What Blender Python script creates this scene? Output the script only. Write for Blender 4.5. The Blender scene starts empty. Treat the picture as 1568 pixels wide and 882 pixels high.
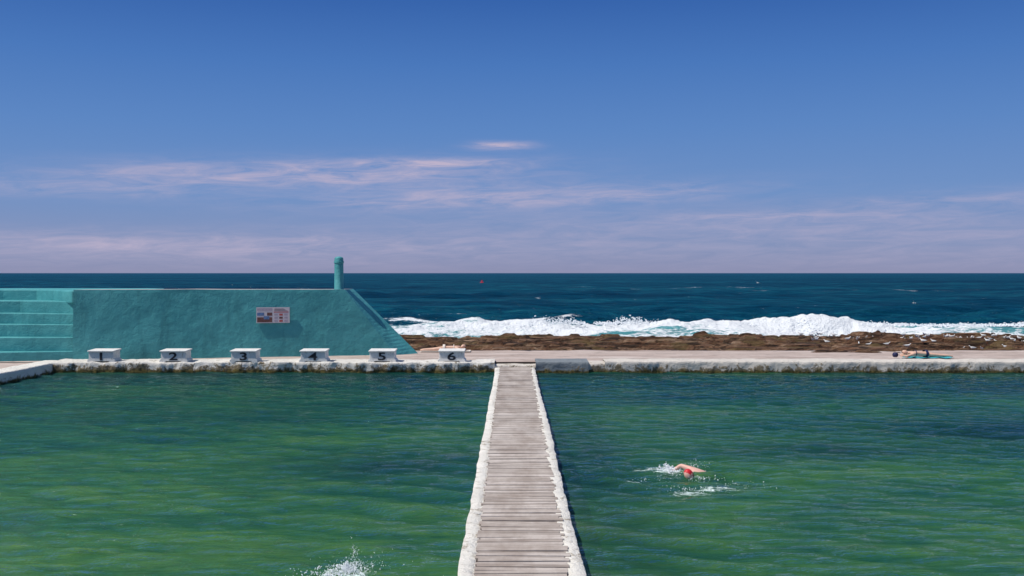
import bpy, bmesh, math, random
import numpy as np
from mathutils import Vector, Matrix
random.seed(7); rng=np.random.default_rng(7)
S=bpy.context.scene
col=S.collection
# ------------------------------------------------------------------ helpers
def _hash(ix,iy,seed):
    h=(ix.astype(np.int64)*374761393+iy.astype(np.int64)*668265263+seed*974634777)&0xFFFFFFFF
    h=((h^(h>>13))*1274126177)&0xFFFFFFFF
    h=h^(h>>16)
    return (h&0xFFFF)/65535.0
def vn(x,y,seed=0):
    x=np.asarray(x,float); y=np.asarray(y,float)
    x,y=np.broadcast_arrays(x,y)
    ix=np.floor(x); iy=np.floor(y); fx=x-ix; fy=y-iy
    fx=fx*fx*(3-2*fx); fy=fy*fy*(3-2*fy)
    a=_hash(ix,iy,seed);b=_hash(ix+1,iy,seed);c=_hash(ix,iy+1,seed);d=_hash(ix+1,iy+1,seed)
    return (a*(1-fx)+b*fx)*(1-fy)+(c*(1-fx)+d*fx)*fy
def fbm(x,y,seed=0,o=4,g=0.5):
    s=0;a=1;t=0
    for i in range(o):
        s=s+a*vn(np.asarray(x)*2**i+17.3*i,np.asarray(y)*2**i-9.1*i,seed+i); t+=a; a*=g
    return s/t
def sstep(a,b,x):
    t=np.clip((x-a)/(b-a),0,1); return t*t*(3-2*t)
def add(ob,parent=None):
    col.objects.link(ob)
    if parent is not None:
        ob.parent=parent
        ob.matrix_parent_inverse=Matrix.Translation(-Vector(parent.location))
    return ob
def empty(name,loc):
    e=bpy.data.objects.new(name,None); e.location=loc; e.empty_display_size=0.2; col.objects.link(e); return e
def mesh_obj(name,v,f,mat,parent=None,smooth=False):
    me=bpy.data.meshes.new(name); me.from_pydata([tuple(p) for p in v],[],f); me.update()
    if smooth: me.polygons.foreach_set('use_smooth',[True]*len(me.polygons))
    if mat: me.materials.append(mat)
    return add(bpy.data.objects.new(name,me),parent)
def grid_obj(name,X,Y,Z,mat,attrs=None,smooth=True,parent=None):
    n,m=X.shape
    me=bpy.data.meshes.new(name)
    co=np.stack([X,Y,Z],-1).reshape(-1,3).astype(np.float32)
    idx=np.arange(n*m).reshape(n,m)
    q=np.stack([idx[:-1,:-1],idx[:-1,1:],idx[1:,1:],idx[1:,:-1]],-1).reshape(-1,4)
    me.vertices.add(n*m); me.vertices.foreach_set('co',co.ravel())
    me.loops.add(q.size); me.loops.foreach_set('vertex_index',q.ravel().astype(np.int32))
    me.polygons.add(len(q)); me.polygons.foreach_set('loop_start',(np.arange(len(q))*4).astype(np.int32))
    me.polygons.foreach_set('loop_total',np.full(len(q),4,np.int32))
    me.update(calc_edges=True)
    me.polygons.foreach_set('use_smooth',[smooth]*len(q))
    for k,a in (attrs or {}).items():
        at=me.attributes.new(k,'FLOAT','POINT'); at.data.foreach_set('value',a.ravel().astype(np.float32))
    me.materials.append(mat); me.validate()
    return add(bpy.data.objects.new(name,me),parent)
def prism(name,poly,z0,z1,mat,parent=None,bev=0.02):
    n=len(poly)
    zt=z1 if isinstance(z1,(list,tuple)) else [z1]*n
    v=[(x,y,z0) for x,y in poly]+[(x,y,z) for (x,y),z in zip(poly,zt)]
    f=[list(range(n))[::-1],list(range(n,2*n))]+[[i,(i+1)%n,(i+1)%n+n,i+n] for i in range(n)]
    o=mesh_obj(name,v,f,mat,parent)
    if bev:
        b=o.modifiers.new('b','BEVEL'); b.width=bev; b.segments=2; b.limit_method='ANGLE'
    return o
def box(name,x0,x1,y0,y1,z0,z1,mat,parent=None,bev=0.01):
    return prism(name,[(x0,y0),(x1,y0),(x1,y1),(x0,y1)],z0,z1,mat,parent,bev)
def extr_xz(name,poly,y0,y1,mat,parent=None,bev=0.01):
    n=len(poly)
    v=[(x,y0,z) for x,z in poly]+[(x,y1,z) for x,z in poly]
    f=[list(range(n)),list(range(n,2*n))[::-1]]+[[i,i+n,(i+1)%n+n,(i+1)%n] for i in range(n)]
    o=mesh_obj(name,v,f,mat,parent)
    if bev:
        b=o.modifiers.new('b','BEVEL'); b.width=bev; b.segments=2; b.limit_method='ANGLE'
    return o
def sweep(name,p0,p1,prof,mat,step=0.12,amp=(0.02,0.02),seed=1,freq=1.6,parent=None):
    p0=np.array(p0,float);p1=np.array(p1,float);L=np.linalg.norm(p1-p0);d=(p1-p0)/L;nrm=np.array([-d[1],d[0]])
    P=[prof[0]]
    for a,b in zip(prof[:-1],prof[1:]):
        k=max(1,int(math.hypot(b[0]-a[0],b[1]-a[1])/0.07))
        for i in range(1,k+1): P.append((a[0]+(b[0]-a[0])*i/k,a[1]+(b[1]-a[1])*i/k))
    P=np.array(P); n=max(2,int(L/step)); s=np.linspace(0,L,n)
    Sg,I=np.meshgrid(s,np.arange(len(P)),indexing='ij')
    off=P[I,0]; z=P[I,1]
    wo=(fbm(Sg*freq,off*2+z*2,seed,4)-.5)*2*amp[0]+(fbm(Sg*0.35,off*0,seed+9,2)-.5)*2*amp[0]
    wz=(fbm(Sg*freq,off*2+z*3+40,seed+5,4)-.5)*2*amp[1]
    off=off+wo; z=z+wz
    X=p0[0]+d[0]*Sg+nrm[0]*off; Y=p0[1]+d[1]*Sg+nrm[1]*off
    return grid_obj(name,X,Y,z,mat,parent=parent,smooth=True)
class NT:
    def __init__(s,tree): s.t=tree; s.n=tree.nodes; s.l=tree.links
    def node(s,ty,**kw):
        n=s.n.new(ty)
        for k,v in kw.items(): setattr(n,k,v)
        return n
    def put(s,sock,v):
        if isinstance(v,bpy.types.NodeSocket): s.l.new(v,sock)
        elif v is not None: sock.default_value=v
    def M(s,op,a,b=None,c=None,clamp=False):
        n=s.node('ShaderNodeMath',operation=op,use_clamp=clamp); s.put(n.inputs[0],a); s.put(n.inputs[1],b)
        if c is not None: s.put(n.inputs[2],c)
        return n.outputs[0]
    def mix(s,f,a,b,mode='MIX'):
        n=s.node('ShaderNodeMix',data_type='RGBA',blend_type=mode)
        s.put(n.inputs[0],f); 
        s.put(n.inputs[6],a if isinstance(a,bpy.types.NodeSocket) else (*a,1)); s.put(n.inputs[7],b if isinstance(b,bpy.types.NodeSocket) else (*b,1))
        return n.outputs[2]
    def noise(s,vec,scale,detail=4,rough=.5,dist=0,stretch=None):
        if stretch:
            mp=s.node('ShaderNodeMapping'); mp.inputs['Scale'].default_value=stretch; s.put(mp.inputs['Vector'],vec); vec=mp.outputs[0]
        n=s.node('ShaderNodeTexNoise'); s.put(n.inputs['Vector'],vec); n.inputs['Scale'].default_value=scale
        n.inputs['Detail'].default_value=detail; n.inputs['Roughness'].default_value=rough; n.inputs['Distortion'].default_value=dist
        return n.outputs[0]
    def ramp(s,f,st,interp='LINEAR'):
        n=s.node('ShaderNodeValToRGB'); cr=n.color_ramp; cr.interpolation=interp
        while len(cr.elements)<len(st): cr.elements.new(0.5)
        for e,(p,c) in zip(cr.elements,st):
            e.position=p; e.color=(*c,1) if not isinstance(c,(int,float)) else (c,c,c,1)
        s.put(n.inputs[0],f); return n.outputs[0]
    def bump(s,h,strength=.5,dist=.02,normal=None):
        n=s.node('ShaderNodeBump'); s.put(n.inputs['Height'],h); n.inputs['Strength'].default_value=strength; n.inputs['Distance'].default_value=dist
        if normal: s.put(n.inputs['Normal'],normal)
        return n.outputs[0]
def newmat(name):
    m=bpy.data.materials.new(name); m.use_nodes=True; t=NT(m.node_tree)
    b=m.node_tree.nodes['Principled BSDF']; out=m.node_tree.nodes['Material Output']
    g=t.node('ShaderNodeNewGeometry').outputs['Position']
    return m,t,b,out,g
def simple(name,c,rough=.6,var=.15,scale=8,bump=.2,bd=.01,spec=.3):
    m,t,b,o,g=newmat(name)
    f=t.noise(g,scale,5,.6)
    a=tuple(x*(1-var) for x in c); d=tuple(min(1,x*(1+var)) for x in c)
    t.put(b.inputs['Base Color'],t.ramp(f,[(.3,a),(.7,d)])); b.inputs['Roughness'].default_value=rough
    b.inputs['Specular IOR Level'].default_value=spec
    if bump: t.put(b.inputs['Normal'],t.bump(t.noise(g,scale*4,4,.6),bump,bd))
    return m
def s2l(r,g,b):
    f=lambda c:(c/255/12.92) if c/255<=.04045 else ((c/255+.055)/1.055)**2.4
    return (f(r),f(g),f(b))
# ------------------------------------------------------------------ camera / sun / world
CAMZ=3.55
cam=bpy.data.objects.new('camera',bpy.data.cameras.new('camera')); col.objects.link(cam)
cam.location=(0,0,CAMZ); cam.rotation_euler=(math.radians(90-0.865),0,0)
cam.data.lens=35; cam.data.sensor_width=36; cam.data.clip_end=60000; cam.data.clip_start=.1
S.camera=cam
sd=Vector((-0.50,-0.17,0.85)).normalized()
sl=bpy.data.lights.new('sun','SUN'); sl.energy=4.3; sl.angle=math.radians(.5); sl.color=(1,.955,.88)
so=bpy.data.objects.new('sun',sl); so.rotation_euler=sd.to_track_quat('Z','Y').to_euler(); so.location=(0,0,30); col.objects.link(so)
W=bpy.data.worlds.new('World'); S.world=W; W.use_nodes=True; w=NT(W.node_tree)
bg=W.node_tree.nodes['Background']; bg.inputs[1].default_value=.1
sky=w.node('ShaderNodeTexSky',sky_type='NISHITA'); sky.sun_disc=False
sky.sun_elevation=math.asin(sd.z); sky.sun_rotation=math.atan2(sd.x,sd.y); sky.ozone_density=2.0
tc=w.node('ShaderNodeTexCoord').outputs['Generated']
sp=w.node('ShaderNodeSeparateXYZ'); w.put(sp.inputs[0],tc); x,y,z=sp.outputs
az=w.M('ARCTAN2',x,y); hyp=w.M('SQRT',w.M('ADD',w.M('MULTIPLY',x,x),w.M('MULTIPLY',y,y))); el=w.M('ARCTAN2',z,hyp)
eln=w.M('DIVIDE',el,0.5,clamp=True)
grad=w.ramp(eln,[(0,s2l(140,144,178)),(.05,s2l(131,146,187)),(.155,s2l(108,143,197)),(.285,s2l(88,132,195)),(.41,s2l(68,117,187)),(.54,s2l(44,94,170)),(1,s2l(30,72,146))])
sc=w.node('ShaderNodeVectorMath',operation='SCALE'); w.put(sc.inputs[0],grad); sc.inputs[3].default_value=10
fac=w.ramp(eln,[(0,.95),(.8,.92),(1,.3)])
base=w.mix(fac,sky.outputs[0],sc.outputs[0])
cv=w.node('ShaderNodeCombineXYZ'); w.put(cv.inputs[0],az); w.put(cv.inputs[1],w.M('ADD',el,w.M('MULTIPLY',az,-.03))); 
n1=w.noise(cv.outputs[0],1.0,6,.68,.7,stretch=(16,120,1))
n2=w.noise(cv.outputs[0],1.0,3,.6,.3,stretch=(3,22,1))
def blob(px,py,wx,wy,tilt=0):
    a=(px-784)/1524; a0=math.atan(a); e0=math.atan((418-py)/1524*math.cos(a0))
    da=w.M('SUBTRACT',az,a0); de=w.M('SUBTRACT',w.M('SUBTRACT',el,e0),w.M('MULTIPLY',da,tilt))
    q=w.M('ADD',w.M('POWER',w.M('ABSOLUTE',w.M('DIVIDE',da,wx/1524)),2.6),w.M('POWER',w.M('ABSOLUTE',w.M('DIVIDE',de,wy/1524)),2))
    return w.M('EXPONENT',w.M('MULTIPLY',q,-1))
cl=None
for (px,py,wx,wy,tl,a) in [(470,268,320,20,.03,1.4),(640,250,130,7,.02,.9),(790,302,330,17,.03,1.1),(768,224,48,6,0,1.4),(60,290,200,11,.0,.6),
                        (1180,330,170,8,0,.5),(1500,305,220,14,.02,.55),(250,372,420,17,0,.9),(1200,352,620,30,0,.6),(700,395,1500,20,0,.35)]:
    b_=w.M('MULTIPLY',blob(px,py,wx,wy,tl),a); cl=b_ if cl is None else w.M('ADD',cl,b_)
nn=w.M('ADD',w.M('MULTIPLY',n1,.65),w.M('MULTIPLY',n2,.35))
tex=w.ramp(nn,[(.36,0.0),(.50,.45),(.64,1.0)])
cf=w.M('MULTIPLY',w.M('MULTIPLY',cl,tex),.82,clamp=True)
ccol=tuple(c*10 for c in s2l(188,178,202))
fin=w.mix(cf,base,ccol)
w.put(bg.inputs[0],fin)
S.view_settings.view_transform='Standard'; S.view_settings.look='None'; S.view_settings.exposure=0
# ------------------------------------------------------------------ materials
def teal_mat():
    m,t,b,o,g=newmat('teal_paint')
    f=t.noise(g,.7,6,.62,.4); f2=t.noise(g,5,5,.7)
    c=t.ramp(f,[(.3,(.046,.250,.270)),(.52,(.068,.315,.330)),(.72,(.095,.38,.39))])
    c=t.mix(t.M('MULTIPLY',t.ramp(f2,[(.55,0.),(.75,1.)]),.3),c,(.14,.41,.41))
    st=t.noise(g,1,6,.65,0.2,stretch=(2.2,2.2,.35))
    c=t.mix(t.M('MULTIPLY',t.ramp(st,[(.54,0.),(.68,1.)]),.45),c,(.03,.165,.18))
    t.put(b.inputs['Base Color'],c); b.inputs['Roughness'].default_value=.62; b.inputs['Specular IOR Level'].default_value=.3
    h=t.M('ADD',t.noise(g,2.2,6,.62),t.M('MULTIPLY',t.noise(g,16,4,.6),.25))
    t.put(b.inputs['Normal'],t.bump(h,.7,.07)); return m
M_teal=teal_mat()
M_cap=simple('wall_cap_weathered',(.50,.45,.42),.8,.2,3,.3)
def coping_mat(name,white,stain,amount,low,wlz=0.0,stainmix=1.0):
    m,t,b,o,g=newmat(name)
    f=t.noise(g,3.2,6,.74,.5); f2=t.noise(g,10,5,.72)
    sx=t.node('ShaderNodeSeparateXYZ'); t.put(sx.inputs[0],g); z=sx.outputs[2]
    c=t.ramp(t.noise(g,1.3,4,.6),[(.3,tuple(x*.84 for x in white)),(.7,white)])
    k=t.M('ADD',t.M('MULTIPLY',f,.7),t.M('MULTIPLY',f2,.3))
    k=t.M('SUBTRACT',k,t.M('MULTIPLY',t.M('SUBTRACT',z,low),.55))
    c=t.mix(t.M('MULTIPLY',t.ramp(k,[(amount,0.),(amount+.06,1.)]),stainmix),c,t.ramp(f2,[(.42,stain),(.6,(.27,.21,.13))]))
    w_=t.ramp(t.M('ADD',z,t.M('MULTIPLY',t.M('SUBTRACT',.5,f),.30)),[(.06+wlz,1.),(.12+wlz,0.)])
    c=t.mix(w_,c,t.ramp(f2,[(.4,(.035,.03,.012)),(.6,(.17,.13,.04))]))
    t.put(b.inputs['Base Color'],c); b.inputs['Roughness'].default_value=.85; b.inputs['Specular IOR Level'].default_value=.2
    t.put(b.inputs['Normal'],t.bump(t.M('ADD',f,t.M('MULTIPLY',f2,.5)),.9,.08)); return m
M_cop=coping_mat('coping_white',(.74,.71,.65),(.08,.07,.055),.455,.20,.01)
M_cop2=coping_mat('coping_cream',(.68,.63,.56),(.13,.11,.08),.485,.20,-.01)
M_curb=coping_mat('curb_white',(.80,.77,.70),(.25,.21,.16),.545,.19,-.02,.75)
def concrete():
    m,t,b,o,g=newmat('pink_concrete')
    c=t.ramp(t.noise(g,1,6,.6,.2,stretch=(.35,2.0,1)),[(.3,(.33,.255,.215)),(.5,(.45,.36,.31)),(.7,(.56,.48,.43))])
    c=t.mix(t.ramp(t.noise(g,2.2,6,.75,.5,stretch=(.6,2,1)),[(.53,0.),(.62,.7)]),c,(.17,.135,.11))
    t.put(b.inputs['Base Color'],c); b.inputs['Roughness'].default_value=.85
    t.put(b.inputs['Normal'],t.bump(t.noise(g,12,5,.6),.4,.02)); return m
M_conc=concrete()
def rock():
    m,t,b,o,g=newmat('rock_shelf')
    f=t.noise(g,1,7,.74,.7,stretch=(.5,2.2,4.5)); f2=t.noise(g,1.3,6,.76,.5,stretch=(.5,2.0,3))
    c=t.ramp(f,[(.36,(.026,.015,.011)),(.45,(.12,.055,.028)),(.53,(.23,.125,.070)),(.62,(.38,.26,.17))])
    c=t.mix(t.ramp(f2,[(.49,0.),(.56,.9)]),c,(.036,.024,.016))
    c=t.mix(t.ramp(t.noise(g,.8,5,.65,.3,stretch=(.6,1.8,1)),[(.54,0.),(.62,.7)]),c,(.17,.12,.05))
    t.put(b.inputs['Base Color'],c); b.inputs['Roughness'].default_value=.8; b.inputs['Specular IOR Level'].default_value=.2
    t.put(b.inputs['Normal'],t.bump(t.M('ADD',f,f2),1.,.28)); return m
M_rock=rock()
def plank_mat():
    m,t,b,o,g=newmat('weathered_planks')
    at=t.node('ShaderNodeAttribute',attribute_name='tone').outputs['Fac']
    f=t.noise(g,1,6,.65,.3,stretch=(2.5,34,34)); f2=t.noise(g,1.4,5,.65,stretch=(1.8,.6,1))
    c=t.ramp(t.M('ADD',t.M('MULTIPLY',f,.76),t.M('MULTIPLY',at,.24)),[(.24,(.21,.17,.145)),(.45,(.43,.375,.33)),(.68,(.61,.55,.50))])
    c=t.mix(t.M('MULTIPLY',t.ramp(f2,[(.42,0.),(.62,1.)]),.5),c,(.24,.185,.15))
    t.put(b.inputs['Base Color'],c); b.inputs['Roughness'].default_value=.85; b.inputs['Specular IOR Level'].default_value=.2
    t.put(b.inputs['Normal'],t.bump(f,.6,.01)); return m
M_plank=plank_mat()
def pool_mat():
    m,t,b,o,g=newmat('pool_water')
    n=t.n
    sx=t.node('ShaderNodeSeparateXYZ'); t.put(sx.inputs[0],g); X,Y,Z=sx.outputs
    f=t.noise(g,.25,5,.62,.6,stretch=(.5,1.3,1)); f2=t.noise(g,1.5,4,.7,.8,stretch=(.5,1.9,1))
    h=t.M('ADD',t.noise(g,3.6,4,.64,.9,stretch=(.5,2.1,1)),t.M('MULTIPLY',t.noise(g,11,2,.6,.4,stretch=(.6,1.9,1)),.35))
    k=t.M('ADD',t.M('MULTIPLY',f,.62),t.M('MULTIPLY',f2,.38))
    k=t.M('SUBTRACT',k,t.M('MULTIPLY',t.M('SUBTRACT',Y,17),.0100))
    k=t.M('ADD',k,t.M('MULTIPLY',t.M('SUBTRACT',h,.675),.30))  # crests lightened in the colour, standing in for light passing through ripples
    k=t.M('ADD',k,t.M('MULTIPLY',Z,1.9))
    c=t.ramp(k,[(.22,(.004,.040,.046)),(.36,(.012,.080,.062)),(.50,(.036,.138,.054)),(.64,(.080,.205,.050)),(.78,(.15,.28,.07))])
    def ell(cx,cy,rx,ry):
        a=t.M('POWER',t.M('DIVIDE',t.M('SUBTRACT',X,cx),rx),2); bb=t.M('POWER',t.M('DIVIDE',t.M('SUBTRACT',Y,cy),ry),2)
        return t.M('EXPONENT',t.M('MULTIPLY',t.M('ADD',a,bb),-1))
    d=t.M('ADD',t.M('MULTIPLY',ell(11.0,22.2,3.4,1.7),1.3),t.M('MULTIPLY',ell(-2.0,18.5,2.6,1.6),.8))
    d=t.M('ADD',d,t.M('MULTIPLY',ell(6.0,19.8,2.8,1.0),.9)); d=t.M('ADD',d,t.M('MULTIPLY',ell(-9,25,5,1.5),.5))
    d=t.M('ADD',d,t.M('MULTIPLY',ell(1.5,17,.85,13),.75))  # boardwalk's shadow strip on its right side, painted into the water colour
    d=t.M('MULTIPLY',d,t.ramp(f2,[(.38,.25),(.52,1.)]),clamp=True)
    c=t.mix(t.M('MULTIPLY',d,.85),c,(.003,.024,.042))
    dif=t.node('ShaderNodeBsdfDiffuse'); t.put(dif.inputs[0],c)
    tr=t.node('ShaderNodeBsdfTransparent'); tr.inputs[0].default_value=(.36,.70,.44,1)
    nb=t.bump(h,1.,.07)
    t.put(dif.inputs['Normal'],nb)
    m1=t.node('ShaderNodeMixShader'); m1.inputs[0].default_value=.38; t.l.new(dif.outputs[0],m1.inputs[1]); t.l.new(tr.outputs[0],m1.inputs[2])
    gl=t.node('ShaderNodeBsdfGlossy'); gl.inputs['Roughness'].default_value=.05; t.put(gl.inputs['Normal'],nb); gl.inputs[0].default_value=(.85,.92,1,1)
    fr=t.node('ShaderNodeFresnel'); fr.inputs[0].default_value=1.33; t.put(fr.inputs['Normal'],nb)
    ff=t.M('MULTIPLY',fr.outputs[0],.78,clamp=True)
    m2=t.node('ShaderNodeMixShader'); t.put(m2.inputs[0],ff); t.l.new(m1.outputs[0],m2.inputs[1]); t.l.new(gl.outputs[0],m2.inputs[2])
    at=t.node('ShaderNodeAttribute',attribute_name='foam').outputs['Fac']
    fo=t.ramp(t.M('ADD',at,t.M('MULTIPLY',t.M('SUBTRACT',t.noise(g,7,5,.78,.8,stretch=(.8,1.6,1)),.5),2.2)),[(.50,0.),(.72,1.)])
    fo=t.M('MULTIPLY',fo,t.M('GREATER_THAN',at,.05))
    wd=t.node('ShaderNodeBsdfDiffuse'); wd.inputs[0].default_value=(.68,.80,.78,1)
    m3=t.node('ShaderNodeMixShader'); t.put(m3.inputs[0],fo); t.l.new(m2.outputs[0],m3.inputs[1]); t.l.new(wd.outputs[0],m3.inputs[2])
    n.remove(b); t.l.new(m3.outputs[0],o.inputs[0]); return m
M_pool=pool_mat()
def floor_mat():
    m,t,b,o,g=newmat('pool_floor')
    c=t.ramp(t.noise(g,.6,5,.65,.8),[(.32,(.03,.09,.04)),(.5,(.11,.22,.07)),(.68,(.26,.36,.10))])
    t.put(b.inputs['Base Color'],c); b.inputs['Roughness'].default_value=.9; return m
M_floor=floor_mat()
def sea_mat():
    m,t,b,o,g=newmat('sea_water'); n=t.n
    f=t.noise(g,.02,5,.62,.5,stretch=(.35,1.6,1)); f2=t.noise(g,.35,4,.68,.4,stretch=(.45,1.8,1))
    k=t.M('ADD',t.M('MULTIPLY',f,.5),t.M('MULTIPLY',f2,.5))
    c=t.ramp(k,[(.36,(.0,.018,.042)),(.5,(.0015,.042,.080)),(.62,(.006,.090,.130))])
    at=t.node('ShaderNodeAttribute',attribute_name='foam').outputs['Fac']
    sh=t.node('ShaderNodeAttribute',attribute_name='shallow').outputs['Fac']
    c=t.mix(t.M('MULTIPLY',sh,.9),c,(.10,.34,.36))
    dif=t.node('ShaderNodeBsdfDiffuse'); t.put(dif.inputs[0],c)
    h=t.M('ADD',t.noise(g,.9,4,.68,.5,stretch=(.6,1.5,1)),t.M('MULTIPLY',t.noise(g,.12,4,.6,.3,stretch=(.5,1.5,1)),1.5))
    nb=t.bump(h,1.,.8)
    gl=t.node('ShaderNodeBsdfGlossy'); gl.inputs['Roughness'].default_value=.12; t.put(gl.inputs['Normal'],nb); gl.inputs[0].default_value=(.42,.66,.80,1)
    fr=t.node('ShaderNodeFresnel'); fr.inputs[0].default_value=1.33; t.put(fr.inputs['Normal'],nb)
    ff=t.M('MINIMUM',t.M('MULTIPLY',fr.outputs[0],.5),.20)
    t.put(dif.inputs['Normal'],nb)
    m2=t.node('ShaderNodeMixShader'); t.put(m2.inputs[0],ff); t.l.new(dif.outputs[0],m2.inputs[1]); t.l.new(gl.outputs[0],m2.inputs[2])
    fn=t.M('ADD',t.M('MULTIPLY',t.noise(g,.8,6,.74,.6,stretch=(.5,1.3,1.3)),.6),t.M('MULTIPLY',t.noise(g,4,4,.7,.4,stretch=(.6,1.3,1.3)),.4))
    fo=t.ramp(t.M('ADD',at,t.M('MULTIPLY',t.M('SUBTRACT',fn,.5),2.2)),[(.42,0.),(.60,1.)])
    fo=t.M('MULTIPLY',fo,t.M('GREATER_THAN',at,.02))
    wd=t.node('ShaderNodeBsdfDiffuse'); wd.inputs[0].default_value=(.80,.83,.85,1); t.put(wd.inputs['Normal'],t.bump(t.noise(g,2.5,5,.7),.9,.35))
    m3=t.node('ShaderNodeMixShader'); t.put(m3.inputs[0],fo); t.l.new(m2.outputs[0],m3.inputs[1]); t.l.new(wd.outputs[0],m3.inputs[2])
    n.remove(b); t.l.new(m3.outputs[0],o.inputs[0]); return m
M_sea=sea_mat()
M_skin=simple('skin',(.68,.40,.32),.5,.12,6,.1)
M_skin2=simple('skin_tan',(.66,.42,.31),.5,.12,6,.1)
M_black=simple('black_paint',(.02,.02,.025),.5,.2,10,.1)
def block_mat():
    m,t,b,o,g=newmat('block_white')
    f=t.noise(g,6,6,.7,.3)
    c=t.ramp(f,[(.3,(.56,.55,.53)),(.5,(.70,.69,.66)),(.7,(.76,.75,.72))])
    c=t.mix(t.ramp(t.noise(g,9,6,.75,stretch=(1,1,.5)),[(.58,0.),(.67,.7)]),c,(.27,.24,.2))
    t.put(b.inputs['Base Color'],c); b.inputs['Roughness'].default_value=.75; t.put(b.inputs['Normal'],t.bump(f,.5,.02)); return m
M_block=block_mat()
M_red=simple('red_rubber',(.60,.02,.03),.4,.05,5,0)
M_navy=simple('navy_cloth',(.015,.02,.07),.6,.1,20,.2)
M_towel=simple('towel_teal',(.05,.35,.40),.9,.2,30,.5)
M_hair=simple('hair_brown',(.06,.035,.02),.6,.2,40,.5)
M_cream=simple('cream_cloth',(.7,.62,.55),.8,.1,20,.3)
M_spray=simple('spray_white',(.85,.88,.9),.35,.03,5,0,spec=.5)
# ------------------------------------------------------------------ sea
ys=[36.5]
while ys[-1]<110: ys.append(ys[-1]*1.0038)
r=1.0038
while ys[-1]<25000: r=min(r*1.0035,1.035); ys.append(ys[-1]*r)
ys=np.array(ys); ts=np.linspace(-1,1,761)
T,Yg=np.meshgrid(ts,ys); Xg=T*(Yg*.72+16)
SEA=-.45
near=1-sstep(150,900,Yg)
Z=SEA+np.zeros_like(Xg)
for i in range(26):
    lam=10**rng.uniform(.15,1.25); th=rng.normal(-math.pi/2,.45); k=2*math.pi/lam
    amp=.016*lam**.75*near*(1 if lam>3 else (1-sstep(60,160,Yg)))
    ph=rng.uniform(0,6.28)
    Z+=amp*np.sin(k*(Xg*math.cos(th)+Yg*math.sin(th))+ph+1.5*fbm(Xg/30,Yg/30,i+60,2))
def shore_f(X): return 46.5+sstep(-5,9,X)*7+sstep(8,30,X)*1.5+(fbm(X/6,X*0,3,3)-.5)*3
shore=shore_f(Xg)
def ridge(yc,wf,wb,amp):
    d=Yg-yc; return amp*np.where(d<0,np.exp(-(d/wf)**2),np.exp(-(d/wb)**2))
nx=fbm(Xg/7,Xg*0+2,11,4)
def yc_f(X): return 66+ (fbm(X/14,X*0,21,3)-.5)*6 + .03*X
def a1_f(X,nx): return sstep(-9,5,X)*(.36+.9*np.clip(nx-.3,0,1))*(1-.35*sstep(16,36,X))
yc=yc_f(Xg); a1=a1_f(Xg,nx)
crest=(fbm(Xg/1.1,Yg/1.5,43,4)-.35)
Z+=ridge(yc,1.6,4.5,1.0)*a1*.75+ridge(yc,.9,.9,1.0)*a1*crest*.7
yc2=58.5+(fbm(Xg/9,Xg*0,31,3)-.5)*4
a2=sstep(-10,-2,Xg)*(.25+.6*np.clip(fbm(Xg/5,Xg*0,37,3)-.3,0,1))
Z+=ridge(yc2,1.1,2.4,1.0)*a2*.5
fl=fbm(Xg/2.2,Yg/1.3,41,5)
zone=sstep(-14,-7,Xg)*(1-sstep(0,1.0,(Yg-(yc+.8))/2.4))
foam=zone*(.60+.6*(fl-.35))
foam=foam+np.exp(-((Yg-yc+.4)/1.8)**2)*a1*.6
foam=foam-.28*np.exp(-((Yg-(yc+yc2)/2-.6)/1.6)**2)*(fbm(Xg/4,Yg/3,47,3)*1.6-.25)
foam=foam+.35*np.exp(-((Yg-shore-1.5)/2.5)**2)*sstep(-14,-8,Xg)
Z+=foam.clip(0,1)*(fbm(Xg/.8,Yg/.8,51,4)-.45)*.5
pt=fbm(Xg/5,Yg/2.2,71,4)
foam=foam+np.where((Xg>-12)&(Xg<8)&(Yg>68)&(Yg<88),np.clip(pt-.52,0,1)*2.4,0)
wc=fbm(Xg/16,Yg/5,77,4); foam=foam+np.where((Xg>8)&(Yg>215)&(Yg<300),np.clip(wc-.52,0,1)*2.0,0)
wc=fbm(Xg/3,Yg/2,79,4); foam=foam+np.where((Yg>90)&(Yg<210),np.clip(wc-.68,0,1)*3.0,0)
shal=np.clip(sstep(-14,-4,Xg)*(1-sstep(0,8,Yg-yc))*.8+np.exp(-((Yg-yc-.5)/2.5)**2)*a1*.9,0,1)
grid_obj('sea',Xg,Yg,Z,M_sea,{'foam':np.clip(foam,0,1.2),'shallow':shal})
def droplets(name,pts,mat,parent=None):
    bm=bmesh.new(); bmesh.ops.create_icosphere(bm,subdivisions=1,radius=1)
    bv=np.array([v.co[:] for v in bm.verts]); bf=np.array([[v.index for v in f.verts] for f in bm.faces]); bm.free()
    V=[];F=[];o=0
    for p in pts:
        c=np.array(p[:3]); rr=p[3]; d=np.array(p[4:7]); 
        q=bv*rr*(1+rng.uniform(-.25,.25,bv.shape)); ln=np.linalg.norm(d)
        if ln>0: dn=d/ln; q=q+np.outer(q@dn,dn)*ln
        V.append(q+c); F.append(bf+o); o+=len(bv)
    V=np.concatenate(V);F=np.concatenate(F)
    return mesh_obj(name,V.tolist(),F.tolist(),mat,parent,True)
pts=[]
xr=rng.uniform(-5,42,8000); nr=fbm(xr/7,xr*0+2,11,4); n3=fbm(xr/1.6,xr*0,13,3); ycr=yc_f(xr); ar=a1_f(xr,nr)
for x_,n_,n33,yy_,a_ in zip(xr,nr,n3,ycr,ar):
    if n33<.36: continue
    h=a_*(n33-.25)
    pts.append((x_,yy_+rng.normal(-.1,.7),SEA+.30+a_*.40+abs(rng.normal(0,.55))*h,rng.uniform(.012,.04),rng.normal(0,.8),0,rng.uniform(0,.5)))
droplets('wave_spray',pts,M_spray)
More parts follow.
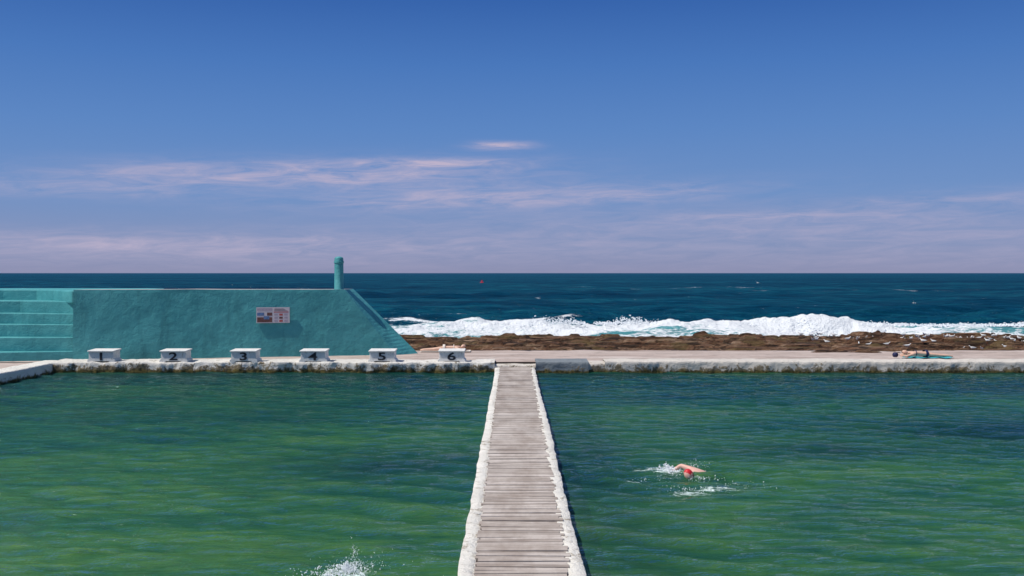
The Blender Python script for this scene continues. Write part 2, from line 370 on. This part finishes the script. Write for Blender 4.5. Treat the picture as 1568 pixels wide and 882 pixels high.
# ------------------------------------------------------------------ rock shelf
def rock_z(X,Y):
    h=fbm(X/5,Y/1.8,91,5); hh=h*1.5+.18*(fbm(X/1.1,Y/.8,95,4)-.5)*2
    lay=.14; q=hh/lay; fr=q-np.floor(q); ter=(np.floor(q)+sstep(.75,1,fr))*lay
    Zr=-.22+ter*.80+.07*(fbm(X/.4,Y/.3,99,3)-.5)
    Zr=Zr+.16*np.clip(fbm(X/1.6,Y/1.0,103,3)-.60,0,1)*4
    return Zr-.12*(1-sstep(41,42.6,Y))-(.12+.26*sstep(4,16,X))*sstep(43,53,Y)
xs=np.linspace(-7,60,960); yy=np.linspace(40.2,60,300); X,Y=np.meshgrid(xs,yy)
edge=shore_f(X)+(fbm(X/1.5,Y/1.5,5,3)-.5)*1.5
Zr=rock_z(X,Y)
Zr=np.where(Y>edge,Zr-(Y-edge)*.5,Zr); Zr=np.maximum(Zr,-1.6)
grid_obj('rock_shelf',X,Y,Zr,M_rock,smooth=False)
# ------------------------------------------------------------------ promenade, pool, copings
GZ=.33
xs=np.linspace(-45,60,620); yy=np.linspace(36.0,41.7,40); X,Y=np.meshgrid(xs,yy)
Y2=np.where(Y>41.5,41.3+(fbm(X/1.6,X*0,8,5)-.5)*1.6,Y)
Zp=GZ-.01+.03*(fbm(X/2.5,Y/1.5,13,4)-.5); Zp=np.where(Y>41.6,-.2,Zp)
grid_obj('promenade',X,Y2,Zp,M_conc)
box('left_promenade_pavement',-45,-17.1,-3,36.0,-1.2,GZ-.03,M_conc,bev=.01)
box('pool_floor',-17,27,5,36,-1.3,-.95,M_floor,bev=0)
M_wallgreen=simple('wall_algae',(.04,.09,.035),.9,.4,2,.4,.03)
box('pool_far_foundation',-17,60,35.55,36.2,-1.3,.15,M_wallgreen,bev=0)
def cop(name,x0,x1,yf,top,mat,seed,amp,depth=1.0):
    sweep(name,(x0,yf),(x1,yf),[(0.03,-.6),(0,.0),(0.0,top-.03),(.03,top),(depth,top+.02),(depth+.04,top-.25)],mat,.05,amp,seed,2.8)
cop('pool_coping',-16.4,-.62,35.35,.37,M_cop,3,(.12,.045),1.1)
M_bluegrey=coping_mat('coping_bluegrey',(.22,.25,.27),(.10,.10,.10),.5,.17)
cop('pool_coping',.84,2.72,35.30,.40,M_bluegrey,14,(.04,.02),1.05)
cop('pool_coping',2.66,3.35,35.42,.33,M_cop2,18,(.05,.03),.95)
cop('pool_coping',3.3,40,35.33,.41,M_cop2,23,(.06,.026),.85)
cop('pool_coping',-.7,.9,35.45,.26,M_cop2,27,(.02,.02),1.0)
sweep('pool_side_coping',(-16.3,4),(-16.3,36.3),[(0.03,-1.2),(0,0),(0,.33),(.04,.36),(.72,.37),(.78,.1)],M_curb,.1,(.05,.02),33,1.5)
sweep('pool_side_coping',(26,36),(26,4),[(0.03,-1.2),(0,0),(0,.33),(.04,.36),(.72,.37),(.78,.1)],M_cop2,.2,(.04,.02),35,1.5)
box('pool_near_coping',-17,27,3.6,6.0,-1.3,.37,M_cop2,bev=.03)
# ------------------------------------------------------------------ pool water
xs=np.arange(-16.4,26.1,.07); yy=np.arange(5.95,35.62,.06); X,Y=np.meshgrid(xs,yy)
Z=np.zeros_like(X); md=.35+1.2*fbm(X/3,Y/2.5,201,3)
wy=fbm(X/2.2,Y/2.2,205,3)*5
for i in range(44):
    lam=10**rng.uniform(-.56,.1); th=rng.normal(-math.pi/2-.2,.38); k=2*math.pi/lam
    Z+=.0040*lam**.75*np.sin(k*(X*math.cos(th)+Y*math.sin(th))+rng.uniform(0,6.28)+wy*rng.uniform(.5,1.8))
Z*=md
SW=Vector((3.28,17.5,0))
def bl(cx,cy,rx,ry): return np.exp(-((X-cx)/rx)**2-((Y-cy)/ry)**2)
fo=bl(SW.x-.40,SW.y+.25,.42,.4)*.60+bl(SW.x-.42,SW.y-1.5,.42,.34)*.60+bl(SW.x+.16,SW.y-1.15,.36,.22)*.46+bl(SW.x-1.1,SW.y-.6,.40,.2)*.48+bl(SW.x+.9,SW.y-.9,.9,.6)*.22+bl(SW.x-.85,SW.y+.5,.4,.25)*.45
fo+=bl(-1.95,11.7,.36,.32)*.52+bl(-2.05,11.35,.42,.3)*.46
rip=np.hypot(X-SW.x,(Y-SW.y)); Z+=.02*np.sin(rip*9)*np.exp(-(rip/1.9)**2)
Z+=bl(SW.x,SW.y,1.0,.8)*.035*(fbm(X/.15,Y/.15,210,3)-.5)*2+bl(-1.95,11.7,.6,.5)*.05*(fbm(X/.12,Y/.12,214,3)-.5)*2
grid_obj('pool_water',X,Y,Z,M_pool,{'foam':fo})
# ------------------------------------------------------------------ walkway
wk=empty('boardwalk',(.11,20,0)); CX=.11
box('support_wall',CX-.60,CX+.60,5.5,35.5,-1.0,.12,M_wallgreen,wk,bev=0)
V=[];F=[];TN=[]; y_=5.6; z0=.195
while y_<35.6:
    wd=random.uniform(.085,.115); gp=random.uniform(.004,.010)
    l=CX-.53+random.uniform(-.03,.025); r_=CX+.53+random.uniform(-.03,.055)
    zz=z0+random.uniform(-.005,.005); t1=random.uniform(-.006,.006); o=len(V); t2=random.uniform(-.008,.008)
    if random.random()<.06: zz-=.012
    if random.random()<.03: gp+=.02
    V+=[(l,y_,z0-.05),(r_,y_+t2,z0-.05),(r_,y_+wd+t2,z0-.05),(l,y_+wd,z0-.05),(l,y_,zz+t1),(r_,y_+t2,zz-t1),(r_,y_+wd+t2,zz-t1),(l,y_+wd,zz+t1)]
    F+=[[o+3,o+2,o+1,o],[o+4,o+5,o+6,o+7],[o,o+1,o+5,o+4],[o+1,o+2,o+6,o+5],[o+2,o+3,o+7,o+6],[o+3,o,o+4,o+7]]
    TN+=[random.random()]*8; y_+=wd+gp
o=mesh_obj('planks',V,F,M_plank,wk); at=o.data.attributes.new('tone','FLOAT','POINT'); at.data.foreach_set('value',TN)
box('plank_bearers',CX-.45,CX+.45,5.6,35.5,.121,.135,M_wallgreen,wk,bev=0)
cp=[(0,-.9),(0,.03),(0,.172),(.008,.180),(.195,.180),(.203,.17),(.203,.08)]
sweep('left_curb',(CX-.705,35.6),(CX-.705,5.5),cp,M_curb,.05,(.026,.004),51,2.6,wk)
sweep('right_curb',(CX+.705,5.5),(CX+.705,35.6),cp,M_curb,.05,(.030,.004),57,2.6,wk)
# ------------------------------------------------------------------ starting blocks
for i,px in enumerate([152,263,371,478,584,691]):
    bx=(px-784)/43.1; by=35.48; b0=.33
    e=empty('starting_block',(bx,by,b0))
    P=[(-.50,0),(-.50,.11),(-.44,.16),(-.44,.41),(.44,.41),(.44,.16),(.50,.11),(.50,0),(.33,0),(.27,.07),(-.27,.07),(-.33,0)]
    P=[(bx+a,b0+z) for a,z in P]
    extr_xz('body',P,by,by+.62,M_block,e,.012)
    v=[(bx-.475,by-.05,b0+.405),(bx+.475,by-.05,b0+.405),(bx+.475,by+.66,b0+.43),(bx-.475,by+.66,b0+.43),
       (bx-.475,by-.05,b0+.45),(bx+.475,by-.05,b0+.45),(bx+.475,by+.66,b0+.48),(bx-.475,by+.66,b0+.48)]
    f=[[3,2,1,0],[4,5,6,7],[0,1,5,4],[1,2,6,5],[2,3,7,6],[3,0,4,7]]
    t_=mesh_obj('top_slab',v,f,M_block,e); bb=t_.modifiers.new('b','BEVEL'); bb.width=.012; bb.segments=2
    cu=bpy.data.curves.new('n','FONT'); cu.body=str(i+1); cu.size=.38; cu.align_x='CENTER'; cu.extrude=.006; cu.offset=.007
    tmp=bpy.data.objects.new('n',cu); col.objects.link(tmp); bpy.context.view_layer.update()
    me=bpy.data.meshes.new_from_object(tmp.evaluated_get(bpy.context.evaluated_depsgraph_get())); bpy.data.objects.remove(tmp)
    me.materials.clear(); me.materials.append(M_black)
    no=bpy.data.objects.new('lane_number',me); 
    me.transform(Matrix.Translation((bx,by-.008,b0+.115))@Matrix.Rotation(math.pi/2,4,'X')@Matrix.Diagonal((1.7,1,1,1)))
    add(no,e)
# ------------------------------------------------------------------ teal wall with end ramp
tw=empty('teal_sea_wall',(-10,38.2,.3))
A=np.array([-15.7,36.9]); B=np.array([-4.45,39.2]); TZ=2.92
A2=A-(B-A)*.05
def wall_mesh():
    V=[];F=[]
    ns=94; nz=22; LB=B-A2; top_end=1-.188*np.linalg.norm(B-A)/np.linalg.norm(LB)
    def P(s,t):
        smax=1+(top_end-1)*t
        return A2+LB*(s*smax), .15+(TZ-.15)*t
    for j in range(nz+1):
        for i in range(ns+1):
            s=i/ns;t=j/nz;q,z=P(s,t)
            und=float(fbm(np.array(q[0]*.8),np.array(z*.9),301,4)-.5)*.09*(1 if 0<j<nz else .3)*(min(1,i/8))
            V.append((q[0],q[1]+und+.14*t,z+(float(vn(np.array(q[0]*.9),np.array(0.),5)-.5)*.03 if j==nz else 0)))
    for j in range(nz):
        for i in range(ns):
            a=j*(ns+1)+i; F.append([a,a+1,a+ns+2,a+ns+1])
    o=len(V)
    for j in range(nz+1):
        t=j/nz; f=V[j*(ns+1)+ns]
        V.append((f[0]+(.85*(1-t)+.20*t),f[1]+(.75*(1-t)+1.0*t),f[2]))
    for j in range(nz): F.append([j*(ns+1)+ns,o+j,o+j+1,(j+1)*(ns+1)+ns])
    ob=len(V)
    for i in range(ns+1):
        f=V[nz*(ns+1)+i]; V.append((f[0]+.20*(i/ns),f[1]+1.0,f[2]))
    nf0=len(F)
    for i in range(ns): F.append([nz*(ns+1)+i,nz*(ns+1)+i+1,ob+i+1,ob+i])
    nf1=len(F); oc=len(V)
    for i in range(ns+1): f=V[ob+i]; V.append((f[0],f[1]+.02,.0))
    for i in range(ns): F.append([ob+i,ob+i+1,oc+i+1,oc+i])
    F.append([o+j for j in range(nz+1)]+[oc+ns])
    w_=mesh_obj('wall_body',V,F,M_teal,tw); w_.data.materials.append(M_cap)
    for k in range(nf0,nf1): w_.data.polygons[k].material_index=1
wall_mesh()
Zs=[.66,1.17,1.63,2.03,2.48]
def yw(x,z): return 36.9+(x+15.7)*.2045+.14*(z-.15)/2.77
for k,zt in enumerate(Zs):
    poly=[(-40,33.2+.65*k),(-30,34.6+.62*k),(-22,35.9+.56*k),(-18.9,yw(-18.9,0)+.50*k),(-17.6,yw(-17.6,0)+.33*k),(-16.7,yw(-16.7,zt)+.16*k),(-16.0,yw(-16.0,zt)+.05*k),(-15.5,yw(-15.5,zt)+.08),(-15.0,38.2),(-15.0,42.5),(-40,42.5)]
    prism('terrace_step',poly,0 if k==0 else Zs[k-1]-.02,zt,M_teal,tw,.03)
poly=[(-40,37.6),(-30,38.4),(-23,39.2),(-20.2,39.5),(-18.8,39.35),(-17.8,38.7),(-17.0,37.7),(-16.4,37.1),(-15.6,37.15),(-14.8,38.0),(-14.8,42.45),(-40,42.45)]
prism('terrace_back_wall',poly,2.4,TZ-.02,M_teal,tw,.05)
def lathe(name,prof,loc,mat,parent=None,n=28,smooth=True):
    V=[];F=[]
    for r_,z_ in prof:
        for i in range(n):
            a=2*math.pi*i/n; V.append((loc[0]+r_*math.cos(a),loc[1]+r_*math.sin(a),loc[2]+z_))
    for j in range(len(prof)-1):
        for i in range(n): F.append([j*n+i,j*n+(i+1)%n,(j+1)*n+(i+1)%n,(j+1)*n+i])
    F.append([(len(prof)-1)*n+i for i in range(n)]); F.append([i for i in range(n)][::-1])
    o=mesh_obj(name,V,F,mat,parent,smooth)
    m=o.modifiers.new('e','EDGE_SPLIT'); m.split_angle=math.radians(50); return o
lathe('teal_post',[(.20,-.05),(.20,.0),(.18,.02),(.175,1.02),(.195,1.03),(.195,1.10),(.175,1.11),(.172,1.21),(.15,1.25),(.08,1.28),(.0,1.29)],(-6.80,39.12,TZ-.01),M_teal)
# sign
M_sw=simple('sign_white',(.62,.56,.57),.4,.04,5,0); M_sb=simple('sign_blue',(.12,.20,.36),.4,.3,12,0); M_sr=simple('sign_red',(.45,.10,.09),.4,.1,8,0); M_sg=simple('sign_darkbrown',(.16,.07,.06),.4,.3,12,0); M_sp=simple('sign_pale',(.42,.36,.42),.4,.15,16,0)
dirv=(B-A)/np.linalg.norm(B-A)
sg=empty('information_sign',(-9.2,38.1,1.9))
sc_=A+(B-A)*((-9.18-A[0])/(B[0]-A[0]))
def signpart(nm,x0,x1,z0,z1,d,mat):
    v=[]
    for yy_ in (-d,0):
        for (a,b_) in ((x0,z0),(x1,z0),(x1,z1),(x0,z1)):
            v.append((sc_[0]+a*dirv[0], sc_[1]+a*dirv[1]+yy_+.045, 1.93+b_))
    f=[[0,1,2,3],[7,6,5,4],[0,4,5,1],[1,5,6,2],[2,6,7,3],[3,7,4,0]]
    mesh_obj(nm,v,f,mat,sg)
signpart('board',-.62,.62,-.30,.30,.06,M_sw)
signpart('photo_panel_header',-.59,-.03,.17,.27,.064,M_sp)
signpart('photo_panel_left',-.59,-.33,-.02,.10,.064,M_sb)
signpart('photo_panel_mid',-.22,-.03,-.02,.10,.064,M_sg)
signpart('photo_panel_low',-.59,-.03,-.27,-.08,.064,M_sg)
signpart('photo_inset',-.34,-.14,-.16,-.04,.068,M_sb)
signpart('warning_strip',.03,.58,.10,.13,.064,M_sr)
for a in range(3):
    for b_ in range(3):
        signpart('pictogram',.05+a*.185,.05+a*.185+.13,-.26+b_*.12,-.26+b_*.12+.075,.064,[M_sp,M_sr,M_sp,M_sg][(a+2*b_)%4])
for a in range(4): signpart('text_line',.05,.56-(.05*a)%.2,.155+a*.028,.165+a*.028,.064,M_sg)
# ------------------------------------------------------------------ people
def skin_obj(name,verts,edges,radii,mat,parent,root=0,sub=2):
    me=bpy.data.meshes.new(name); me.from_pydata([tuple(v) for v in verts],edges,[]); me.update()
    o=bpy.data.objects.new(name,me); add(o,parent)
    sk=o.modifiers.new('skin','SKIN'); sk.use_smooth_shade=True
    sv=me.skin_vertices[0].data if len(me.skin_vertices) else None
    if sv is None:
        bpy.context.view_layer.objects.active=o; o.select_set(True); bpy.ops.mesh.customdata_skin_add(); sv=me.skin_vertices[0].data
    for i,r_ in enumerate(radii):
        sv[i].radius=(r_,r_) if not isinstance(r_,tuple) else r_
        sv[i].use_root=(i==root)
    ss=o.modifiers.new('sub','SUBSURF'); ss.levels=sub; ss.render_levels=sub
    me.materials.append(mat); return o
def head(parent,c,face,up,mat,hair,cap=None,r=.105):
    f=Vector(face).normalized(); upv=Vector(up); s=f.cross(upv).normalized(); upv=s.cross(f).normalized()
    bm=bmesh.new(); bmesh.ops.create_uvsphere(bm,u_segments=24,v_segments=18,radius=1)
    R=Matrix((s,f,upv)).transposed()
    for v in bm.verts:
        x,y,z=v.co; jaw=1-.28*max(0,-z)
        p=Vector((x*.74*jaw,y*.88*(1-.1*max(0,-z)),z*1.10))
        if y>0:
            nose=math.exp(-(x/.13)**2-((z+.12)/.22)**2); p.y+=.20*nose
            for ex in (-.3,.3): p.y-=.08*math.exp(-((x-ex)/.16)**2-((z-.05)/.12)**2)
            p.y+=.05*math.exp(-(x/.25)**2-((z+.52)/.08)**2)
        v.co=R@(p*r)+Vector(c)
    me=bpy.data.meshes.new('head'); bm.to_mesh(me); bm.free(); me.materials.append(mat); me.polygons.foreach_set('use_smooth',[True]*len(me.polygons)); add(bpy.data.objects.new('head',me),parent)
    def blobm(nm,off,sz,m):
        bm=bmesh.new(); bmesh.ops.create_uvsphere(bm,u_segments=12,v_segments=8,radius=1)
        for v in bm.verts: v.co=R@(Vector((v.co.x*sz[0]+off[0],v.co.y*sz[1]+off[1],v.co.z*sz[2]+off[2]))*r)+Vector(c)
        me=bpy.data.meshes.new(nm); bm.to_mesh(me); bm.free(); me.materials.append(m); me.polygons.foreach_set('use_smooth',[True]*len(me.polygons)); add(bpy.data.objects.new(nm,me),parent)
    for sx in (-1,1):
        blobm('ear',(sx*.75,-.05,-.02),(.08,.16,.22),mat); blobm('eye',(sx*.3,.78,.05),(.09,.06,.06),M_black)
    blobm('mouth',(0,.86,-.5),(.2,.05,.04),M_red)
    blobm('hair' if not cap else 'swim_cap',(0,-.14,.20),(.80,.86,1.0),cap or hair)
def hand(parent,w,dirn,nrm,mat):
    d=Vector(dirn).normalized(); n=Vector(nrm).normalized(); s=d.cross(n).normalized(); w=Vector(w)
    pv=[w,w+d*.045,w+d*.085]; skin_obj('palm',pv,[(0,1),(1,2)],[(.022,.028),(.018,.038),(.014,.036)],mat,parent,0,1)
    for i,(o_,L) in enumerate([(-.03,.062),(-.01,.074),(.01,.070),(.03,.055)]):
        a=w+d*.075+s*o_; b=a+d*(L*.5)-n*.004; c=b+d*(L*.3)-n*.012; e=c+d*(L*.25)-n*.016
        skin_obj('finger',[a,b,c,e],[(0,1),(1,2),(2,3)],[.009,.0085,.008,.007],mat,parent,0,1)
    a=w+d*.02-s*.025; b=a+d*.03-s*.03; c=b+d*.03-s*.008
    skin_obj('thumb',[a,b,c],[(0,1),(1,2)],[.011,.010,.008],mat,parent,0,1)
def body(parent,J,mat):
    names=['pelvis','waist','chest','neckb','neck','shL','elL','wrL','shR','elR','wrR','hipL','knL','anL','toL','hipR','knR','anR','toR']
    rad=dict(pelvis=(.15,.11),waist=(.125,.095),chest=(.155,.11),neckb=.075,neck=.055,shL=.062,shR=.062,elL=.040,elR=.040,wrL=.027,wrR=.027,hipL=.088,hipR=.088,knL=.056,knR=.056,anL=.036,anR=.036,toL=.026,toR=.026)
    ix={n:i for i,n in enumerate(names)}
    E=[('pelvis','waist'),('waist','chest'),('chest','neckb'),('neckb','neck'),('chest','shL'),('shL','elL'),('elL','wrL'),('chest','shR'),('shR','elR'),('elR','wrR'),('pelvis','hipL'),('hipL','knL'),('knL','anL'),('anL','toL'),('pelvis','hipR'),('hipR','knR'),('knR','anR'),('anR','toR')]
    return skin_obj('body',[Vector(J[n]) for n in names],[(ix[a],ix[b]) for a,b in E],[rad[n] for n in names],mat,parent,0,2)
def band(parent,name,c,axis,rx,rz,w_,mat,lift=(0,0,1)):
    ax=Vector(axis).normalized(); up=Vector(lift); sd_=ax.cross(up).normalized(); up=sd_.cross(ax).normalized()
    V=[];F=[];n=28;m=6
    for j in range(m+1):
        tt=j/m-.5
        for i in range(n):
            a=2*math.pi*i/n; k=1+.04*math.cos(tt*3)
            V.append(Vector(c)+ax*(tt*w_)+sd_*math.cos(a)*rx*k+up*math.sin(a)*rz*k)
    for j in range(m):
        for i in range(n): F.append([j*n+i,j*n+(i+1)%n,(j+1)*n+(i+1)%n,(j+1)*n+i])
    mesh_obj(name,V,F,mat,parent,True)
# swimmer
sw=empty('swimmer',SW); X0,Y0=SW.x,SW.y
J=dict(pelvis=(X0+.42,Y0+.30,-.27),waist=(X0+.26,Y0+.18,-.14),chest=(X0+.05,Y0+.04,-.01),neckb=(X0-.11,Y0-.07,.0),neck=(X0-.17,Y0-.12,-.005),
 shL=(X0-.02,Y0-.20,-.05),elL=(X0-.15,Y0-.42,-.28),wrL=(X0+.02,Y0-.48,-.5),
 shR=(X0-.06,Y0+.18,.04),elR=(X0-.26,Y0+.30,.10),wrR=(X0-.44,Y0+.30,-.04),
 hipL=(X0+.50,Y0+.22,-.30),knL=(X0+.85,Y0+.50,-.40),anL=(X0+1.2,Y0+.75,-.36),toL=(X0+1.32,Y0+.85,-.38),
 hipR=(X0+.46,Y0+.42,-.30),knR=(X0+.80,Y0+.72,-.34),anR=(X0+1.14,Y0+.98,-.46),toR=(X0+1.28,Y0+1.08,-.50))
body(sw,J,M_skin); head(sw,(X0-.20,Y0-.22,.03),(-.45,-.6,-.5),(-.8,-.5,.3),M_skin,M_hair,cap=M_red,r=.095)
hand(sw,J['wrR'],(-.8,.1,-.6),(.3,0,1),M_skin); hand(sw,J['wrL'],(.3,0,-1),(1,0,0),M_skin)
band(sw,'swim_trunks',(X0+.42,Y0+.30,-.27),(.8,.55,-.3),.19,.14,.26,M_navy)
pts=[]
def burst(cx,cy,n,rad,h,r0,r1,bias=(0,0)):
    for i in range(n):
        a=rng.uniform(0,6.28); rr=abs(rng.normal(0,rad)); zz=abs(rng.normal(0,h))*math.exp(-rr/rad*.5)
        pts.append((cx+rr*math.cos(a)+bias[0]*zz,cy+rr*math.sin(a)*.8+bias[1]*zz,.01+zz,rng.uniform(r0,r1)*rng.uniform(.4,1),rng.normal(0,.5),rng.normal(0,.3),rng.uniform(0,1.2)))
burst(X0-.42,Y0+.32,340,.13,.06,.004,.014,(-1,0)); burst(X0-.40,Y0+.1,150,.16,.03,.004,.012,(-1,0)); burst(X0+.05,Y0+.50,70,.22,.10,.003,.008)
burst(X0-.05,Y0-.42,80,.2,.02,.004,.010); burst(X0-.45,Y0-1.3,60,.24,.015,.004,.009); burst(X0+.5,Y0-.9,60,.5,.02,.003,.007); burst(X0-1.0,Y0-.5,30,.3,.01,.003,.007)
droplets('splash',pts,M_spray,sw)
pts=[]
burst(-1.95,11.75,700,.14,.06,.003,.010); burst(-1.9,11.9,150,.09,.18,.002,.006); burst(-2.1,11.6,350,.30,.02,.003,.009); burst(-1.7,12.0,90,.38,.07,.002,.006)
droplets('water_splash',pts,M_spray)
# sunbather prone on towel
sx,sy,gz=15.55,37.5,.36
sb=empty('sunbather',(sx,sy,gz))
V=[];F=[];n,m=24,8
for j in range(m+1):
    for i in range(n+1):
        V.append((sx-.75+1.75*i/n,sy-.42+.80*j/m+.02*math.sin(i*.7),gz+.018+.012*math.sin(i*.9+j)+.008*math.sin(j*2.1)))
for j in range(m):
    for i in range(n): a=j*(n+1)+i; F.append([a,a+1,a+n+2,a+n+1])
mesh_obj('towel',V,F,M_towel,sb,True)
g0=gz+.03
def prone(e,sx,sy,g0,d,mat,hair,cloth,face,kneebend=0):
    J=dict(pelvis=(sx+d*.02,sy,g0+.13),waist=(sx-d*.16,sy,g0+.12),chest=(sx-d*.38,sy,g0+.145),neckb=(sx-d*.56,sy,g0+.15),neck=(sx-d*.63,sy,g0+.155),
     shL=(sx-d*.50,sy-.18,g0+.10),elL=(sx-d*.78,sy-.30,g0+.05),wrL=(sx-d*.80,sy-.06,g0+.045),
     shR=(sx-d*.50,sy+.18,g0+.10),elR=(sx-d*.78,sy+.30,g0+.05),wrR=(sx-d*.84,sy+.08,g0+.045),
     hipL=(sx+d*.10,sy-.10,g0+.10),knL=(sx+d*.50,sy-.12,g0+.065),anL=(sx+d*.90,sy-.13,g0+.05+kneebend),toL=(sx+d*1.03,sy-.13,g0+.03+kneebend),
     hipR=(sx+d*.10,sy+.10,g0+.10),knR=(sx+d*.50,sy+.14,g0+.065),anR=(sx+d*.90,sy+.16,g0+.05),toR=(sx+d*1.03,sy+.17,g0+.03))
    body(e,J,mat); head(e,(sx-d*.74,sy-.01,g0+.18),face,(-d*.9,0,.35),mat,hair)
    hand(e,J['wrL'],(-d*.3,1,0),(0,0,1),mat); hand(e,J['wrR'],(-d*.3,-1,0),(0,0,1),mat)
    band(e,'bikini_bottom',(sx+d*.04,sy,g0+.125),(1,0,0),.205,.135,.10,cloth); band(e,'bikini_top',(sx-d*.36,sy,g0+.14),(1,0,0),.178,.122,.03,cloth)
prone(sb,sx,sy,g0,1,M_skin2,M_hair,M_navy,(-.3,-.9,-.1))
lathe('beach_bag',[(.07,0),(.10,.04),(.11,.10),(.08,.16),(.05,.18)],(sx-1.0,sy+.25,gz),M_navy,sb,16)
s2=empty('sunbather',(-2.35,41.0,.33))
prone(s2,-2.75,40.9,.35,-1,M_skin2,M_hair,M_cream,(.2,-.9,.2))
mesh_obj('towel',[(-3.75,40.5,.358),(-1.7,40.5,.358),(-1.7,41.2,.362),(-3.75,41.2,.362)],[[0,1,2,3]],M_cream,s2)
# ------------------------------------------------------------------ gulls
def gull_mat():
    m,t,b,o,g=newmat('gull_feathers')
    at=t.node('ShaderNodeAttribute',attribute_name='tone').outputs['Fac']
    c=t.ramp(at,[(.0,(.72,.71,.69)),(.4,(.36,.38,.40)),(.7,(.02,.02,.02)),(1.,(.5,.08,.03))],'CONSTANT'); t.put(b.inputs['Base Color'],c); return m
M_gull=gull_mat()
def gull_geo():
    V=[];F=[];Tn=[];n=10
    prof=[(-.22,.20,.004,.4),(-.16,.195,.022,.4),(-.08,.18,.055,.0),(0,.175,.068,0),(.07,.19,.058,0),(.11,.235,.032,0),(.125,.265,.032,0),(.15,.285,.030,0),(.172,.283,.016,0),(.19,.278,.008,1.),(.215,.272,.003,1.)]
    for j,(x_,z_,r_,t_) in enumerate(prof):
        for i in range(n):
            a=2*math.pi*i/n; V.append((x_,r_*math.cos(a)*.85,z_+r_*math.sin(a)))
            Tn.append(t_)
    for j in range(len(prof)-1):
        for i in range(n): F.append([j*n+i,j*n+(i+1)%n,(j+1)*n+(i+1)%n,(j+1)*n+i])
    for s in (-1,1):
        o=len(V); w_=[(.04,.215,.040),(.0,.225,.045),(-.1,.225,.04),(-.2,.21,.015),(-.27,.205,.0),(-.1,.175,.06),(.0,.175,.066)]
        for x_,z_,y_ in w_: V.append((x_,s*(y_+.008),z_)); Tn.append(.75 if x_<-.18 else .45)
        F.append([o,o+1,o+2,o+5,o+6]); F.append([o+2,o+3,o+4,o+5])
        o=len(V)
        for x_,z_ in ((.0,.13),(.0,0.0),(.03,0.0)):
            V.append((x_-.005,s*.025,z_)); V.append((x_+.007,s*.03,z_)); Tn+= [1.,1.]
        F.append([o,o+1,o+3,o+2]); F.append([o+2,o+3,o+5,o+4])
    return np.array(V),F,np.array(Tn)
GV,GF,GT=gull_geo()
V=[];F=[];TT=[];o=0
for i in range(110):
    yq=random.triangular(42.8,53,47.5); px=random.triangular(1200,1640,1520) if random.random()<.7 else random.uniform(1190,1600)
    xq=(px-784)*yq/1524; a=random.choice([0,math.pi])+random.gauss(0,.9); s=random.uniform(.66,.86)
    zq=float(rock_z(np.array([xq]),np.array([yq]))[0])
    c,sn=math.cos(a),math.sin(a); P=GV*s; Q=np.stack([P[:,0]*c-P[:,1]*sn+xq,P[:,0]*sn+P[:,1]*c+yq,P[:,2]+zq],-1)
    V+=Q.tolist(); F+=[[k+o for k in f] for f in GF]; TT+=GT.tolist(); o+=len(GV)
ob=mesh_obj('gull_flock',V,F,M_gull,None,True); at=ob.data.attributes.new('tone','FLOAT','POINT'); at.data.foreach_set('value',TT)
def flying(loc,s,bank):
    V=[];F=[];T_=[];n=8
    for x_,r_ in [(-.25,.01),(-.15,.04),(0,.07),(.12,.05),(.18,.045),(.23,.02),(.28,.004)]:
        for i in range(n): a=2*math.pi*i/n; V.append((x_,r_*math.cos(a),r_*math.sin(a))); T_.append(0 if x_<.22 else 1.)
    for j in range(6):
        for i in range(n): F.append([j*n+i,j*n+(i+1)%n,(j+1)*n+(i+1)%n,(j+1)*n+i])
    for sd_ in (-1,1):
        o=len(V)
        for (x_,y_,z_) in [(.10,.03,.03),(.14,.28,.14),(.02,.60,.08),(-.04,.60,.07),(.0,.28,.13),(-.06,.03,.03)]: V.append((x_,sd_*y_,z_)); T_.append(0.0 if abs(y_)<.5 else .75)
        F.append([o,o+1,o+4,o+5]); F.append([o+1,o+2,o+3,o+4])
    R=Matrix.Translation(loc)@Matrix.Rotation(bank[2],4,'Z')@Matrix.Rotation(bank[0],4,'X')@Matrix.Diagonal((s,s,s,1))
    V=[R@Vector(v) for v in V]; ob=mesh_obj('flying_gull',V,F,M_gull,None,True); at=ob.data.attributes.new('tone','FLOAT','POINT'); at.data.foreach_set('value',T_)
flying((376/1524*130,130,CAMZ-15/1524*130),1.0,(.4,0,1.9)); flying((616/1524*120,120,CAMZ-46/1524*120),.9,(.5,0,2.6))
by=empty('marker_buoy',(-46/1524*400,400,SEA))
lathe('float',[(.2,-.3),(.75,-.1),(.8,.2),(.55,.4),(.2,.5),(.12,.7),(.3,.75),(.3,1.0),(.05,1.1)],(-46/1524*400,400,SEA),M_red,by,16)
